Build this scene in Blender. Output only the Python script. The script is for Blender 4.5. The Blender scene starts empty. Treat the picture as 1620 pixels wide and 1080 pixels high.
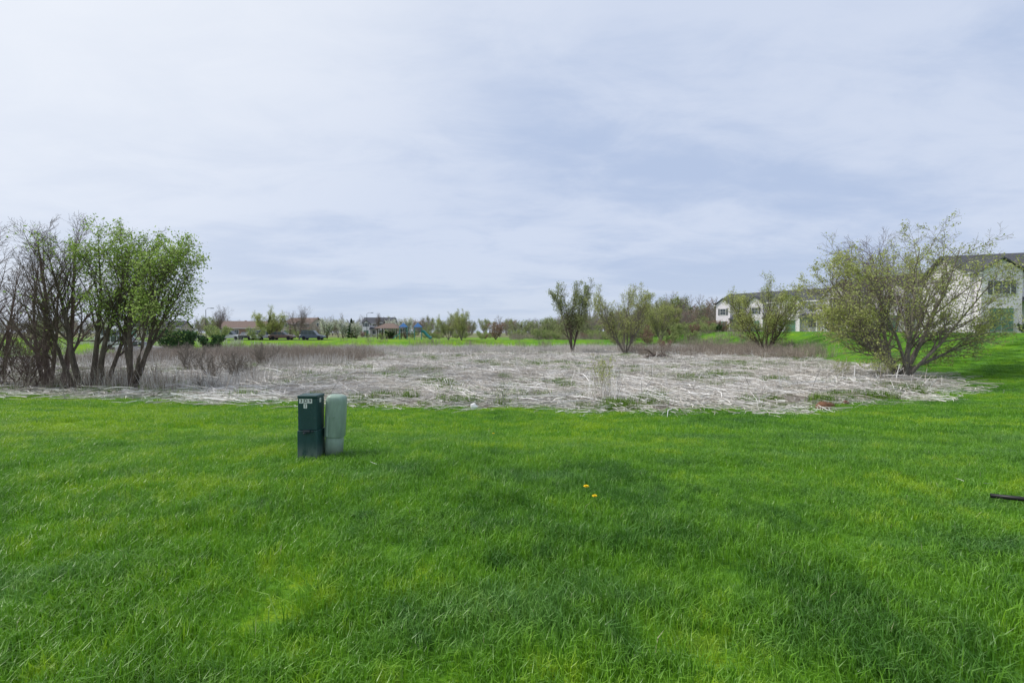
import bpy, math, random
import numpy as np
from mathutils import Vector, Matrix

scene = bpy.context.scene
R = math.radians

# ------------------------------------------------------------------ helpers
def new_mat(name):
    m = bpy.data.materials.new(name); m.use_nodes = True
    nt = m.node_tree
    for n in list(nt.nodes): nt.nodes.remove(n)
    out = nt.nodes.new('ShaderNodeOutputMaterial')
    return m, nt, out

class N:
    def __init__(s, nt): s.nt = nt
    def add(s, t, **kw):
        n = s.nt.nodes.new(t)
        for k, v in kw.items(): setattr(n, k, v)
        return n
    def link(s, a, b): s.nt.links.new(a, b)
    def setin(s, sock, v):
        if isinstance(v, bpy.types.NodeSocket): s.link(v, sock)
        else: sock.default_value = v
    def math(s, op, a, b=0.0, c=None, clamp=False):
        n = s.add('ShaderNodeMath', operation=op, use_clamp=clamp)
        s.setin(n.inputs[0], a); s.setin(n.inputs[1], b)
        if c is not None: s.setin(n.inputs[2], c)
        return n.outputs[0]
    def vmath(s, op, a, b=(0,0,0)):
        n = s.add('ShaderNodeVectorMath', operation=op)
        s.setin(n.inputs[0], a); s.setin(n.inputs[1], b)
        return n.outputs['Value'] if op in ('DOT_PRODUCT','LENGTH','DISTANCE') else n.outputs[0]
    def noise(s, vec, scale, detail=4, rough=0.55, dist=0.0):
        n = s.add('ShaderNodeTexNoise')
        if vec is not None: s.link(vec, n.inputs['Vector'])
        n.inputs['Scale'].default_value = scale; n.inputs['Detail'].default_value = detail
        n.inputs['Roughness'].default_value = rough; n.inputs['Distortion'].default_value = dist
        return n.outputs['Fac']
    def maprange(s, v, a, b, c=0.0, d=1.0, smooth=True):
        n = s.add('ShaderNodeMapRange')
        n.interpolation_type = 'SMOOTHSTEP' if smooth else 'LINEAR'
        s.setin(n.inputs['Value'], v)
        n.inputs['From Min'].default_value = a; n.inputs['From Max'].default_value = b
        n.inputs['To Min'].default_value = c; n.inputs['To Max'].default_value = d
        return n.outputs['Result']
    def mix(s, f, a, b, blend='MIX'):
        n = s.add('ShaderNodeMix', data_type='RGBA', blend_type=blend)
        s.setin(n.inputs[0], f)
        for sock, v in ((n.inputs[6], a), (n.inputs[7], b)):
            if isinstance(v, bpy.types.NodeSocket): s.link(v, sock)
            else: sock.default_value = (v[0], v[1], v[2], 1)
        return n.outputs[2]
    def pos(s): return s.add('ShaderNodeNewGeometry').outputs['Position']
    def scalevec(s, v, sc, loc=(0,0,0), rot=(0,0,0)):
        n = s.add('ShaderNodeMapping'); s.link(v, n.inputs['Vector'])
        n.inputs['Scale'].default_value = sc; n.inputs['Location'].default_value = loc
        n.inputs['Rotation'].default_value = rot
        return n.outputs[0]
    def attr(s, name):
        n = s.add('ShaderNodeAttribute'); n.attribute_name = name
        return n.outputs['Fac']
    def bsdf(s, col, rough=0.8, spec=0.3, metal=0.0):
        n = s.add('ShaderNodeBsdfPrincipled')
        s.setin(n.inputs['Base Color'], col if isinstance(col, bpy.types.NodeSocket) else (col[0],col[1],col[2],1))
        s.setin(n.inputs['Roughness'], rough); n.inputs['Specular IOR Level'].default_value = spec
        n.inputs['Metallic'].default_value = metal
        return n
    def bump(s, h, strength, dist, target):
        n = s.add('ShaderNodeBump'); n.inputs['Strength'].default_value = strength
        n.inputs['Distance'].default_value = dist
        s.link(h, n.inputs['Height']); s.link(n.outputs[0], target.inputs['Normal'])

def simple_mat(name, col, rough=0.7, var=0.15, nscale=6.0, spec=0.3, metal=0.0, bump=0.0):
    m, nt, out = new_mat(name); g = N(nt)
    tc = g.add('ShaderNodeTexCoord').outputs['Object']
    f = g.noise(tc, nscale, 5)
    c = g.mix(g.maprange(f, 0.3, 0.7), tuple(x*(1-var) for x in col), tuple(min(1, x*(1+var)) for x in col))
    b = g.bsdf(c, rough, spec, metal)
    if bump: g.bump(f, bump, 0.02, b)
    g.link(b.outputs[0], out.inputs[0]); return m

def leaf_mat(name, c1, c2, trans=0.35):
    m, nt, out = new_mat(name); g = N(nt)
    f = g.noise(g.pos(), 0.9, 3); r = g.attr('rnd')
    f2 = g.math('ADD', g.math('MULTIPLY', f, 0.9), g.math('MULTIPLY', g.math('SUBTRACT', r, 0.5), 0.7), clamp=True)
    c = g.mix(g.maprange(f2, 0.2, 0.75), c1, c2)
    d = g.add('ShaderNodeBsdfDiffuse'); g.link(c, d.inputs[0])
    t = g.add('ShaderNodeBsdfTranslucent'); g.link(c, t.inputs[0])
    mx = g.add('ShaderNodeMixShader'); mx.inputs[0].default_value = trans
    g.link(d.outputs[0], mx.inputs[1]); g.link(t.outputs[0], mx.inputs[2])
    g.link(mx.outputs[0], out.inputs[0]); return m

class MB:
    def __init__(s): s.v=[]; s.f=[]; s.m=[]; s.rv=[]
    def add(s, vs, fs, mat=0, rnd=0.5):
        o=len(s.v); s.v.extend(vs); s.f.extend([tuple(i+o for i in f) for f in fs]); s.m.extend([mat]*len(fs))
        s.rv.extend([rnd]*len(vs))
    def box(s, x0,x1,y0,y1,z0,z1, mat=0):
        s.add([(x0,y0,z0),(x1,y0,z0),(x1,y1,z0),(x0,y1,z0),(x0,y0,z1),(x1,y0,z1),(x1,y1,z1),(x0,y1,z1)],
              [(0,3,2,1),(4,5,6,7),(0,1,5,4),(1,2,6,5),(2,3,7,6),(3,0,4,7)], mat)
    def prism(s, poly, a0, a1, axis='x', mat=0):
        n=len(poly)
        if axis=='x': vs=[(a0,p[0],p[1]) for p in poly]+[(a1,p[0],p[1]) for p in poly]
        elif axis=='y': vs=[(p[0],a0,p[1]) for p in poly]+[(p[0],a1,p[1]) for p in poly]
        else: vs=[(p[0],p[1],a0) for p in poly]+[(p[0],p[1],a1) for p in poly]
        fs=[tuple(range(n))[::-1], tuple(range(n,2*n))]+[(i,(i+1)%n,n+(i+1)%n,n+i) for i in range(n)]
        s.add(vs,fs,mat)
    def tube(s, pts, rad, sides, mat=0, rnd=0.5, cap=False):
        n=len(pts); vs=[]
        for i,p in enumerate(pts):
            d=(pts[min(i+1,n-1)]-pts[max(i-1,0)])
            if d.length<1e-6: d=Vector((0,0,1))
            d.normalize()
            a = Vector((0,0,1)).cross(d) if abs(d.z)<0.95 else Vector((1,0,0)).cross(d)
            a.normalize(); b=d.cross(a)
            for k in range(sides):
                t=2*math.pi*k/sides
                q=p+(a*math.cos(t)+b*math.sin(t))*rad[i]; vs.append((q.x,q.y,q.z))
        fs=[]
        for i in range(n-1):
            for k in range(sides):
                k2=(k+1)%sides
                fs.append((i*sides+k,i*sides+k2,(i+1)*sides+k2,(i+1)*sides+k))
        if cap:
            fs.append(tuple(range(sides))[::-1]); fs.append(tuple((n-1)*sides+k for k in range(sides)))
        s.add(vs,fs,mat,rnd)
    def quads(s, P, A, B, mat, rnd):
        o=len(s.v); n=len(P)
        V=np.stack([P-A,P-B,P+A,P+B],1).reshape(-1,3)
        s.v.extend(map(tuple,V.tolist()))
        s.f.extend([(o+4*i,o+4*i+1,o+4*i+2,o+4*i+3) for i in range(n)])
        s.m.extend([mat]*n); s.rv.extend(np.repeat(rnd,4).tolist())
    def mesh(s, name, mats, smooth=False):
        me=bpy.data.meshes.new(name); me.from_pydata(s.v,[],s.f)
        for m in mats: me.materials.append(m)
        me.polygons.foreach_set('material_index', s.m)
        at=me.attributes.new('rnd','FLOAT','POINT'); at.data.foreach_set('value', s.rv)
        if smooth: me.polygons.foreach_set('use_smooth',[True]*len(s.f))
        me.update(); return me
    def obj(s, name, mats, parent=None, smooth=False, loc=(0,0,0), rz=0, bevel=0):
        ob=bpy.data.objects.new(name, s.mesh(name,mats,smooth)); scene.collection.objects.link(ob)
        ob.location=loc; ob.rotation_euler=(0,0,rz)
        if parent: ob.parent=parent
        if bevel:
            md=ob.modifiers.new('bevel','BEVEL'); md.width=bevel; md.segments=3; md.limit_method='ANGLE'
        return ob

def empty(name, loc, rz=0):
    e=bpy.data.objects.new(name,None); scene.collection.objects.link(e)
    e.empty_display_size=0.3; e.location=loc; e.rotation_euler=(0,0,rz); return e

# ------------------------------------------------------------------ terrain
POND=np.array([(-48,30),(-34,25),(-24,21.6),(-17.5,19.8),(-12,18.4),(-7.7,18.0),(-3,17.0),(0,16.7),(3,15.9),(6,16.3),(8.5,16.4),
               (14,18.2),(17.4,20.0),(20.4,22.9),(23.4,26.8),(25.4,33),(27,42),(30,52),(31,64),(26,78),(8,81),(-15,78),(-30,74),(-44,62),(-52,45)],float)
def sdist(x,y):
    x=np.asarray(x,float); y=np.asarray(y,float)
    best=np.full(x.shape,1e9); inside=np.zeros(x.shape,bool)
    n=len(POND)
    for i in range(n):
        a=POND[i]; b=POND[(i+1)%n]; e=b-a
        t=np.clip(((x-a[0])*e[0]+(y-a[1])*e[1])/(e@e),0,1)
        best=np.minimum(best,np.hypot(x-a[0]-t*e[0],y-a[1]-t*e[1]))
        c=((a[1]>y)!=(b[1]>y))&(x<(b[0]-a[0])*(y-a[1])/((b[1]-a[1]) if b[1]!=a[1] else 1e-9)+a[0])
        inside^=c
    return np.where(inside,-best,best)
def sm(t): t=np.clip(t,0,1); return t*t*(3-2*t)
def H(x,y):
    x=np.asarray(x,float); y=np.asarray(y,float)
    s=sdist(x,y)
    L=0.2*sm((y-40)/40)+1.55*sm((x-20)/20)*sm((y-12)/28)
    z=L+(-1-L)*(1-sm(s/12.5))
    z=np.where(s<0,-1-0.12*sm(-s/6),z)
    near=1-sm((np.hypot(x,y)-60)/60)
    z=z+near*(0.03*np.sin(x*0.9+y*0.5)+0.025*np.sin(x*0.37-y*0.8+1)+0.012*np.sin(x*2.1+y*1.7)*np.cos(y*1.3))
    return z
def h1(x,y): return float(H(np.array([x]),np.array([y]))[0])

def make_ground(mat):
    xs=np.concatenate([[-3000,-1500,-800,-450,-260,-160,-110,-85],np.arange(-70,75.1,0.8),[90,110,160,260,450,800,1500,3000]])
    ys=np.concatenate([[-600,-200,-80,-40],np.arange(-20,112,0.8),[118,130,150,190,260,400,700,1300,3000]])
    X,Y=np.meshgrid(xs,ys); Z=H(X,Y)
    V=np.stack([X,Y,Z],-1).reshape(-1,3); nx=len(xs); ny=len(ys)
    idx=np.arange(nx*ny).reshape(ny,nx)
    F=np.stack([idx[:-1,:-1],idx[:-1,1:],idx[1:,1:],idx[1:,:-1]],-1).reshape(-1,4)
    me=bpy.data.meshes.new('ground'); me.from_pydata(V.tolist(),[],F.tolist())
    at=me.attributes.new('sd','FLOAT','POINT'); at.data.foreach_set('value',np.clip(sdist(X,Y),-6,6).ravel())
    me.materials.append(mat); me.polygons.foreach_set('use_smooth',[True]*len(F)); me.update()
    ob=bpy.data.objects.new('ground',me); scene.collection.objects.link(ob); return ob

def lawn_color(g, gain=1.0):
    p=g.pos(); flat=g.scalevec(p,(1,1,0))
    big=g.noise(g.scalevec(p,(1,1,0),(3.7,1.2,0)),0.25,3,0.6)  # broad turf tones, with soft lawn shadow patches put into the colour
    mid=g.noise(flat,1.3,4,0.65)
    fine=g.noise(flat,6.0,3,0.6)
    k=g.math('ADD',g.math('MULTIPLY',big,0.34),g.math('ADD',g.math('MULTIPLY',mid,0.38),g.math('MULTIPLY',fine,0.28)))
    # yellower, lighter turf to the left; darker, greener turf to the right
    sx=g.add('ShaderNodeSeparateXYZ'); g.link(p,sx.inputs[0])
    k=g.math('ADD',k,g.maprange(sx.outputs[0],-9,10,.035,-.015))
    k=g.math('ADD',k,g.maprange(sx.outputs[0],10,30,0,-.03))
    k=g.math('ADD',k,g.maprange(sx.outputs[1],2,11,-.020,.024))
    st=g.math('SINE',g.math('ADD',g.math('MULTIPLY',sx.outputs[1],4.6),g.math('MULTIPLY',sx.outputs[0],.7)))
    k=g.math('ADD',k,g.math('MULTIPLY',st,.007))
    c=g.mix(g.maprange(k,0.41,0.51),(0.075*gain,0.205*gain,0.022*gain),(0.150*gain,0.340*gain,0.020*gain))
    c=g.mix(g.maprange(k,0.51,0.60),c,(0.29*gain,0.46*gain,0.020*gain))
    blue=g.noise(g.scalevec(p,(0.6,1.5,0),(9,4,0)),0.8,4,0.65)
    c=g.mix(g.maprange(blue,0.52,0.68,0,0.5),c,(0.13*gain,0.275*gain,0.09*gain))
    return c

def ground_material():
    m,nt,out=new_mat('ground_mat'); g=N(nt); p=g.pos()
    lawn=lawn_color(g,0.82)
    fine=g.noise(p,28,4,0.7)
    lawn=g.mix(g.maprange(fine,0.3,0.7,0.0,0.5),lawn,(0.045,0.13,0.014))
    n1=g.noise(p,0.35,4,0.6); n2=g.noise(p,3.0,5,0.7)
    st=g.noise(g.scalevec(p,(1.2,9,1),rot=(0,0,0.3)),2.2,5,0.7)
    marsh=g.mix(g.maprange(n2,0.35,0.65),(0.095,0.080,0.062),(0.25,0.225,0.19))
    marsh=g.mix(g.maprange(n1,0.45,0.58,0,0.7),marsh,(0.12,0.17,0.055))
    marsh=g.mix(g.maprange(st,0.54,0.64,0,0.6),marsh,(0.56,0.54,0.51))
    sd=g.attr('sd')
    e=g.math('ADD',sd,g.math('MULTIPLY',g.math('SUBTRACT',g.noise(p,0.6,6,0.68),0.5),3.6))
    mk=g.maprange(e,-0.35,0.35,1,0)
    c=g.mix(mk,lawn,marsh)
    sep=g.add('ShaderNodeSeparateXYZ'); g.link(p,sep.inputs[0])
    far=g.maprange(sep.outputs[1],118,150)
    field=g.mix(g.maprange(g.noise(p,0.03,4),0.4,0.6),(0.13,0.18,0.07),(0.24,0.21,0.13))
    c=g.mix(far,c,field)
    b=g.bsdf(c,0.95,0.1)
    hh=g.math('ADD',g.noise(p,30,4,0.7),g.math('MULTIPLY',n2,1.5))
    g.bump(hh,0.7,0.05,b)
    g.link(b.outputs[0],out.inputs[0]); return m
make_ground(ground_material())

# ------------------------------------------------------------------ scatter (geometry nodes)
def scatter(name, variants, pts, rz, scl, idx, tilt=None):
    col=bpy.data.collections.new(name+'_source')
    for i,me in enumerate(variants):
        o=bpy.data.objects.new('%s_piece_%02d'%(name,i),me); col.objects.link(o)
    me=bpy.data.meshes.new(name); me.from_pydata([tuple(p) for p in pts],[],[])
    n=len(pts)
    rot=np.zeros((n,3)); rot[:,2]=rz
    if tilt is not None: rot[:,:2]=tilt
    a=me.attributes.new('rot','FLOAT_VECTOR','POINT'); a.data.foreach_set('vector',rot.ravel())
    s=np.asarray(scl,float)
    if s.ndim==1: s=np.stack([s,s,s],1)
    a=me.attributes.new('scl','FLOAT_VECTOR','POINT'); a.data.foreach_set('vector',s.ravel())
    a=me.attributes.new('idx','INT','POINT'); a.data.foreach_set('value',np.asarray(idx,int))
    ob=bpy.data.objects.new(name,me); scene.collection.objects.link(ob)
    t=bpy.data.node_groups.new(name+'_gn','GeometryNodeTree')
    t.interface.new_socket('Geometry',in_out='INPUT',socket_type='NodeSocketGeometry')
    t.interface.new_socket('Geometry',in_out='OUTPUT',socket_type='NodeSocketGeometry')
    gi=t.nodes.new('NodeGroupInput'); go=t.nodes.new('NodeGroupOutput')
    ci=t.nodes.new('GeometryNodeCollectionInfo'); ci.inputs['Collection'].default_value=col
    ci.inputs['Separate Children'].default_value=True; ci.inputs['Reset Children'].default_value=True
    ip=t.nodes.new('GeometryNodeInstanceOnPoints'); ip.inputs['Pick Instance'].default_value=True
    def na(nm,dt):
        q=t.nodes.new('GeometryNodeInputNamedAttribute'); q.data_type=dt; q.inputs[0].default_value=nm
        return next(o for o in q.outputs if o.enabled and o.name=='Attribute')
    t.links.new(gi.outputs[0],ip.inputs['Points']); t.links.new(ci.outputs[0],ip.inputs['Instance'])
    t.links.new(na('idx','INT'),ip.inputs['Instance Index'])
    t.links.new(na('rot','FLOAT_VECTOR'),ip.inputs['Rotation'])
    t.links.new(na('scl','FLOAT_VECTOR'),ip.inputs['Scale'])
    t.links.new(ip.outputs[0],go.inputs[0])
    md=ob.modifiers.new('scatter','NODES'); md.node_group=t
    return ob

# ------------------------------------------------------------------ lawn blades
def blade_mat():
    m,nt,out=new_mat('grass_blade_mat'); g=N(nt)
    c=lawn_color(g,1.10)
    r=g.attr('rnd')
    c=g.mix(g.maprange(r,0.0,0.4,0.7,0,False),c,(0.04,0.125,0.018))
    c=g.mix(g.maprange(r,0.72,1.0,0,0.65,False),c,(0.30,0.46,0.17))
    c=g.mix(g.maprange(r,0.975,0.98,0,0.8,False),c,(0.5,0.46,0.30))
    d=g.bsdf(c,0.4,0.45)
    t=g.add('ShaderNodeBsdfTranslucent'); g.link(c,t.inputs[0])
    mx=g.add('ShaderNodeMixShader'); mx.inputs[0].default_value=0.35
    g.link(d.outputs[0],mx.inputs[1]); g.link(t.outputs[0],mx.inputs[2])
    g.link(mx.outputs[0],out.inputs[0]); return m
BLADE=blade_mat()
def grass_patch(name, seed, size, count, hmin, hmax, w, mat=BLADE, lean=0.6, rr=None):
    r=np.random.default_rng(seed)
    P=np.zeros((count,3)); P[:,:2]=r.uniform(-size/2,size/2,(count,2))
    cc=r.uniform(-size/2,size/2,(max(3,count//25),2)); j=r.integers(0,len(cc),count)
    P[:,:2]+= (cc[j]-P[:,:2])*r.uniform(0,0.9,(count,1))*(r.random((count,1))<0.5)
    ca=r.uniform(0,2*np.pi,len(cc))
    a=np.where(r.random(count)<.55, ca[j]+r.normal(0,.5,count), r.uniform(0,2*np.pi,count))
    hgt=r.uniform(hmin,hmax,count)*(0.65+0.7*r.random(len(cc))[j])
    dirv=np.stack([np.cos(a),np.sin(a),np.zeros(count)],1)
    side=np.stack([-np.sin(a),np.cos(a),np.zeros(count)],1)
    b=r.uniform(0.15,1.0,count)*lean
    up=np.array([0,0,1.0])
    p1=P+up*(hgt*0.55)[:,None]+dirv*(hgt*b*0.25)[:,None]
    p2=P+up*(hgt*(1-0.3*b))[:,None]+dirv*(hgt*b*0.95)[:,None]
    ww=(w*r.uniform(0.6,1.3,count))[:,None]
    tw=r.uniform(-0.7,0.7,count)
    side=side*np.cos(tw)[:,None]+dirv*np.sin(tw)[:,None]
    P[:,2]-=0.01
    V=np.stack([P-side*ww*0.5,P+side*ww*0.5,p1+side*ww*0.45,p1-side*ww*0.45,p2],1).reshape(-1,3)
    F=[]
    for i in range(count):
        o=5*i; F.append((o,o+1,o+2,o+3)); F.append((o+3,o+2,o+4))
    me=bpy.data.meshes.new(name); me.from_pydata(V.tolist(),[],F)
    rv=(r.random(count)*.6+r.random(len(cc))[j]*.4) if rr is None else r.uniform(rr[0],rr[1],count)
    at=me.attributes.new('rnd','FLOAT','POINT'); at.data.foreach_set('value',np.repeat(rv,5))
    me.materials.append(mat); me.update(); return me

rg=np.random.default_rng(5)
def lawn_points(y0,y1,step,cond):
    P=[]
    ys=np.arange(y0,y1,step)
    for y in ys:
        lim=1.16*y+2.0
        xs=np.arange(-lim,lim,step); P.append(np.stack([xs,np.full(len(xs),y)],1))
    P=np.concatenate(P); P+=rg.uniform(-step*0.35,step*0.35,P.shape)
    s=sdist(P[:,0],P[:,1])+0.9*np.sin(P[:,0]*1.7)*np.sin(P[:,0]*0.63+1)*0.5
    return P[cond(P,s)]
def hvar(P):
    x,y=P[:,0],P[:,1]
    v=np.sin(x*1.3+1.1*np.sin(y*.9))*np.cos(y*1.7+.8*np.sin(x*1.1))+.6*np.sin(x*3.1-y*2.3)*np.sin(y*2.9+1)+.5*np.sin(x*.5+y*.4)
    return 1+.22*v
def do_lawn(name,P,variants,smin,smax):
    n=len(P); z=H(P[:,0],P[:,1]); s=rg.uniform(smin,smax,n)
    scatter(name,variants,np.column_stack([P,z]),rg.uniform(0,6.28,n),np.column_stack([s,s,s*np.clip(hvar(P),.55,1.6)]),rg.integers(0,len(variants),n))
near=[grass_patch('blade_patch_a%d'%i,10+i,0.62,1150,0.045,0.100,0.0048,lean=.95) for i in range(7)]
P=lawn_points(1.2,9.0,0.42,lambda P,s:s>0.1); do_lawn('lawn_grass',P,near,0.85,1.2)
mid=[grass_patch('blade_patch_b%d'%i,30+i,1.1,1400,0.04,0.085,0.009,lean=.85) for i in range(5)]
P=lawn_points(9.0,34.0,0.8,lambda P,s:(s>0.15)&(P[:,1]<34)); do_lawn('lawn_grass',P,mid,0.85,1.15)
tall=[grass_patch('blade_tuft_%d'%i,50+i,0.26,110,0.08,0.17,0.0055,lean=1.2,rr=(0.1,0.97)) for i in range(4)]
P=lawn_points(1.5,13.0,0.45,lambda P,s:(s>0.3)&(rg.random(len(P))<0.12+.5*(hvar(P)>1.12))); do_lawn('tall_grass_tufts',P,tall,0.5,1.0)

# ------------------------------------------------------------------ marsh: flattened dead reeds
def straw_mat(name,c1,c2,c3,dark=(0.26,0.22,0.18),dk=.4):
    m,nt,out=new_mat(name); g=N(nt)
    r=g.attr('rnd'); p=g.pos()
    c=g.mix(g.maprange(r,0.0,0.6,0,1,False),c1,c2)
    c=g.mix(g.maprange(r,0.6,1.0,0,1,False),c,c3)
    n=g.noise(p,0.25,3)
    c=g.mix(g.maprange(n,0.45,0.65,0,dk),c,dark)
    b=g.bsdf(c,0.75,0.2); g.link(b.outputs[0],out.inputs[0]); return m
STRAW=straw_mat('dead_reed_mat',(0.29,0.255,0.215),(0.66,0.63,0.585),(0.92,0.91,0.89),(.38,.34,.29),.35)
BRUSH=straw_mat('dry_brush_mat',(0.19,0.155,0.13),(0.34,0.285,0.235),(0.54,0.48,0.40))
def straw_patch(name,seed,size,count,lmin,lmax,rad,mat,standing=0.04):
    r=random.Random(seed); b=MB(); ths=[r.uniform(0,3.14) for _ in range(4)]
    for i in range(count):
        x,y=r.uniform(-size/2,size/2),r.uniform(-size/2,size/2)
        L=r.uniform(lmin,lmax)*r.uniform(0.5,1); th=r.choice(ths)+r.gauss(0,0.45)
        tilt=abs(r.gauss(0,0.07)); z=abs(r.gauss(0.03,0.09))
        if r.random()<standing: tilt=r.uniform(0.5,1.4); z=0; L*=0.5
        d=Vector((math.cos(th)*math.cos(tilt),math.sin(th)*math.cos(tilt),math.sin(tilt)))
        p0=Vector((x,y,z)); bend=Vector((r.uniform(-.12,.12),r.uniform(-.12,.12),r.uniform(-.03,.05)))*L
        p1=p0+d*L*0.5+bend; p2=p0+d*L; p2.z=max(p2.z,0.01)
        rr=rad*r.uniform(0.4,1.4)
        b.tube([p0,p1,p2],[rr,rr*0.9,rr*0.5],3,0,r.random())
    return b.mesh(name,[mat])
straw=[straw_patch('reed_litter_%d'%i,100+i,3.2,[240,150,300,210,100,260,170][i],0.5,2.4,0.0125,STRAW,[.03,.05,.02,.08,.1,.03,.04][i]) for i in range(7)]
gx,gy=np.meshgrid(np.arange(-55,34,1.75),np.arange(14,82,1.75)); P=np.stack([gx.ravel(),gy.ravel()],1)
P=P+rg.uniform(-0.8,0.8,P.shape); s=sdist(P[:,0],P[:,1])
P=P[(s<-1.3+.7*np.sin(P[:,0]*1.1))&(rg.random(len(P))<0.88)]
n=len(P); scatter('flattened_dead_reeds',straw,np.column_stack([P,H(P[:,0],P[:,1])]),rg.uniform(0,6.28,n),
    np.column_stack([rg.uniform(.85,1.2,(n,2)),rg.uniform(.6,1.3,n)]),rg.integers(0,7,n))
edge=[straw_patch('edge_litter_%d'%i,140+i,2.0,60,0.2,0.9,0.010,STRAW,0.0) for i in range(4)]
E=[]
for i in range(len(POND)-1):
    a,b=POND[i],POND[i+1]; L=np.hypot(*(b-a)); k=int(L/0.7)
    for t in np.arange(k)/max(k,1): E.append(a+(b-a)*t+rg.normal(-0.1,0.55,2))
E=np.array(E); n=len(E)
scatter('reed_litter_edge',edge,np.column_stack([E,H(E[:,0],E[:,1])+0.02]),rg.uniform(0,6.28,n),rg.uniform(.5,1.3,n),rg.integers(0,4,n))
MG=leaf_mat('marsh_green_mat',(0.09,0.17,0.025),(0.22,0.33,0.07),0.3)
gr=[grass_patch('marsh_tuft_%d'%i,160+i,0.9,170,0.12,0.38,0.013,MG,0.8) for i in range(4)]
P=np.column_stack([rg.uniform(-45,30,6500),rg.uniform(15,78,6500)]); s=sdist(P[:,0],P[:,1])
nz=np.sin(P[:,0]*0.35+1.3)*np.cos(P[:,1]*0.31)+0.5*np.sin(P[:,0]*0.9+P[:,1]*0.7)
P=P[(s<-0.3)&((nz+rg.normal(0,0.45,len(P))>0.25)|((s>-2)&(rg.random(len(P))<.4)))]; n=len(P)
scatter('marsh_green_growth',gr,np.column_stack([P,H(P[:,0],P[:,1])]),rg.uniform(0,6.28,n),rg.uniform(.5,1.3,n),rg.integers(0,4,n))

def brush_clump(name,seed,count,h0,h1_,spread,rad,mat,side=4):
    r=random.Random(seed); b=MB()
    for i in range(count):
        a=r.uniform(0,6.28); q=r.random()**0.5*spread
        p=Vector((math.cos(a)*q,math.sin(a)*q,0)); L=r.uniform(h0,h1_)
        d=Vector((math.cos(a)*r.uniform(0,.35),math.sin(a)*r.uniform(0,.35),1)).normalized()
        p1=p+d*L*0.5; d2=(d+Vector((r.uniform(-.3,.3),r.uniform(-.3,.3),0))).normalized(); p2=p1+d2*L*0.5
        rn=r.random(); b.tube([p,p1,p2],[rad,rad*.8,rad*.3],3,0,rn)
        for k in range(side):
            t=r.uniform(0.3,0.95); o=p.lerp(p1,t*2) if t<.5 else p1.lerp(p2,t*2-1)
            e=o+Vector((r.uniform(-1,1),r.uniform(-1,1),r.uniform(0.2,1.2))).normalized()*L*r.uniform(.12,.3)
            b.tube([o,e],[rad*.5,rad*.2],3,0,rn)
    return b.mesh(name,[mat])
br=[brush_clump('brush_%d'%i,200+i,50,0.5,1.6,0.8,0.009,BRUSH) for i in range(4)]
rd=[brush_clump('reeds_%d'%i,220+i,80,0.5,1.25,0.9,0.010,STRAW,0) for i in range(4)]
def zone(name,variants,polys,smin,smax):
    Q=[]
    for (x0,x1,y0,y1,k) in polys: Q.append(np.column_stack([rg.uniform(x0,x1,k),rg.uniform(y0,y1,k)]))
    Q=np.concatenate(Q); n=len(Q)
    scatter(name,variants,np.column_stack([Q,H(Q[:,0],Q[:,1])-0.02]),rg.uniform(0,6.28,n),rg.uniform(smin,smax,n),rg.integers(0,len(variants),n))
zone('dry_brush',br,[(-38,-14,39,52,250),(-42,-18,50,66,220),(14,34,52,70,200),(24,31,46,56,50),(27,36,60,80,130),(-23,-15,20.5,26,26),(-30,40,80,86,60),(0,44,92,125,320)],0.5,1.05)
zone('standing_dead_reeds',rd,[(-26,10,60,77,380),(-14,-11,24,27,5),(10,26,62,78,160),(-60,-30,50,75,120),(-19,-13,20.6,24,14),(-34,-14,35,44,80)],0.6,1.0)

# ------------------------------------------------------------------ trees
def bark(name,c):
    m,nt,out=new_mat(name); g=N(nt); p=g.pos()
    f=g.noise(g.scalevec(p,(1,1,0.25)),14,5,0.7)
    b=g.bsdf(g.mix(g.maprange(f,0.3,0.7),tuple(v*0.6 for v in c),tuple(v*1.35 for v in c)),0.9,0.15)
    g.bump(f,0.6,0.03,b); g.link(b.outputs[0],out.inputs[0]); return m
BK_BROWN=bark('bark_brown_mat',(0.12,0.095,0.078)); BK_GREY=bark('bark_grey_mat',(0.21,0.185,0.155)); BK_RED=bark('bark_reddish_mat',(0.17,0.125,0.108))
BK_FAR=bark('bark_hazed_mat',(0.27,0.235,0.215))  # lightened bark for far trees, aerial haze put into the colour
LF_YG=leaf_mat('spring_leaf_yellow_mat',(0.33,0.38,0.10),(0.56,0.60,0.24),.42)
LF_G=leaf_mat('spring_leaf_green_mat',(0.24,0.37,0.07),(0.46,0.58,0.19),.42)
LF_GG=leaf_mat('spring_leaf_greygreen_mat',(0.22,0.27,0.11),(0.38,0.43,0.20),.4)
LF_DK=leaf_mat('conifer_needle_mat',(0.04,0.09,0.035),(0.09,0.16,0.06),0.1)
LF_W=leaf_mat('blossom_white_mat',(0.5,0.52,0.42),(0.8,0.8,0.74))
LF_R=leaf_mat('bud_reddish_mat',(0.24,0.15,0.12),(0.36,0.25,0.19))  # reddish buds, lightened to imitate haze in the background
LF_FAR=leaf_mat('distant_leaf_hazed_mat',(0.24,0.30,0.11),(0.42,0.47,0.21),.3)  # far leaf colour with aerial haze painted in
LF_FAR2=leaf_mat('distant_leaf_olive_hazed_mat',(0.19,0.22,0.12),(0.33,0.35,0.19),.3)  # olive far leaves, haze likewise part of the colour

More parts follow.
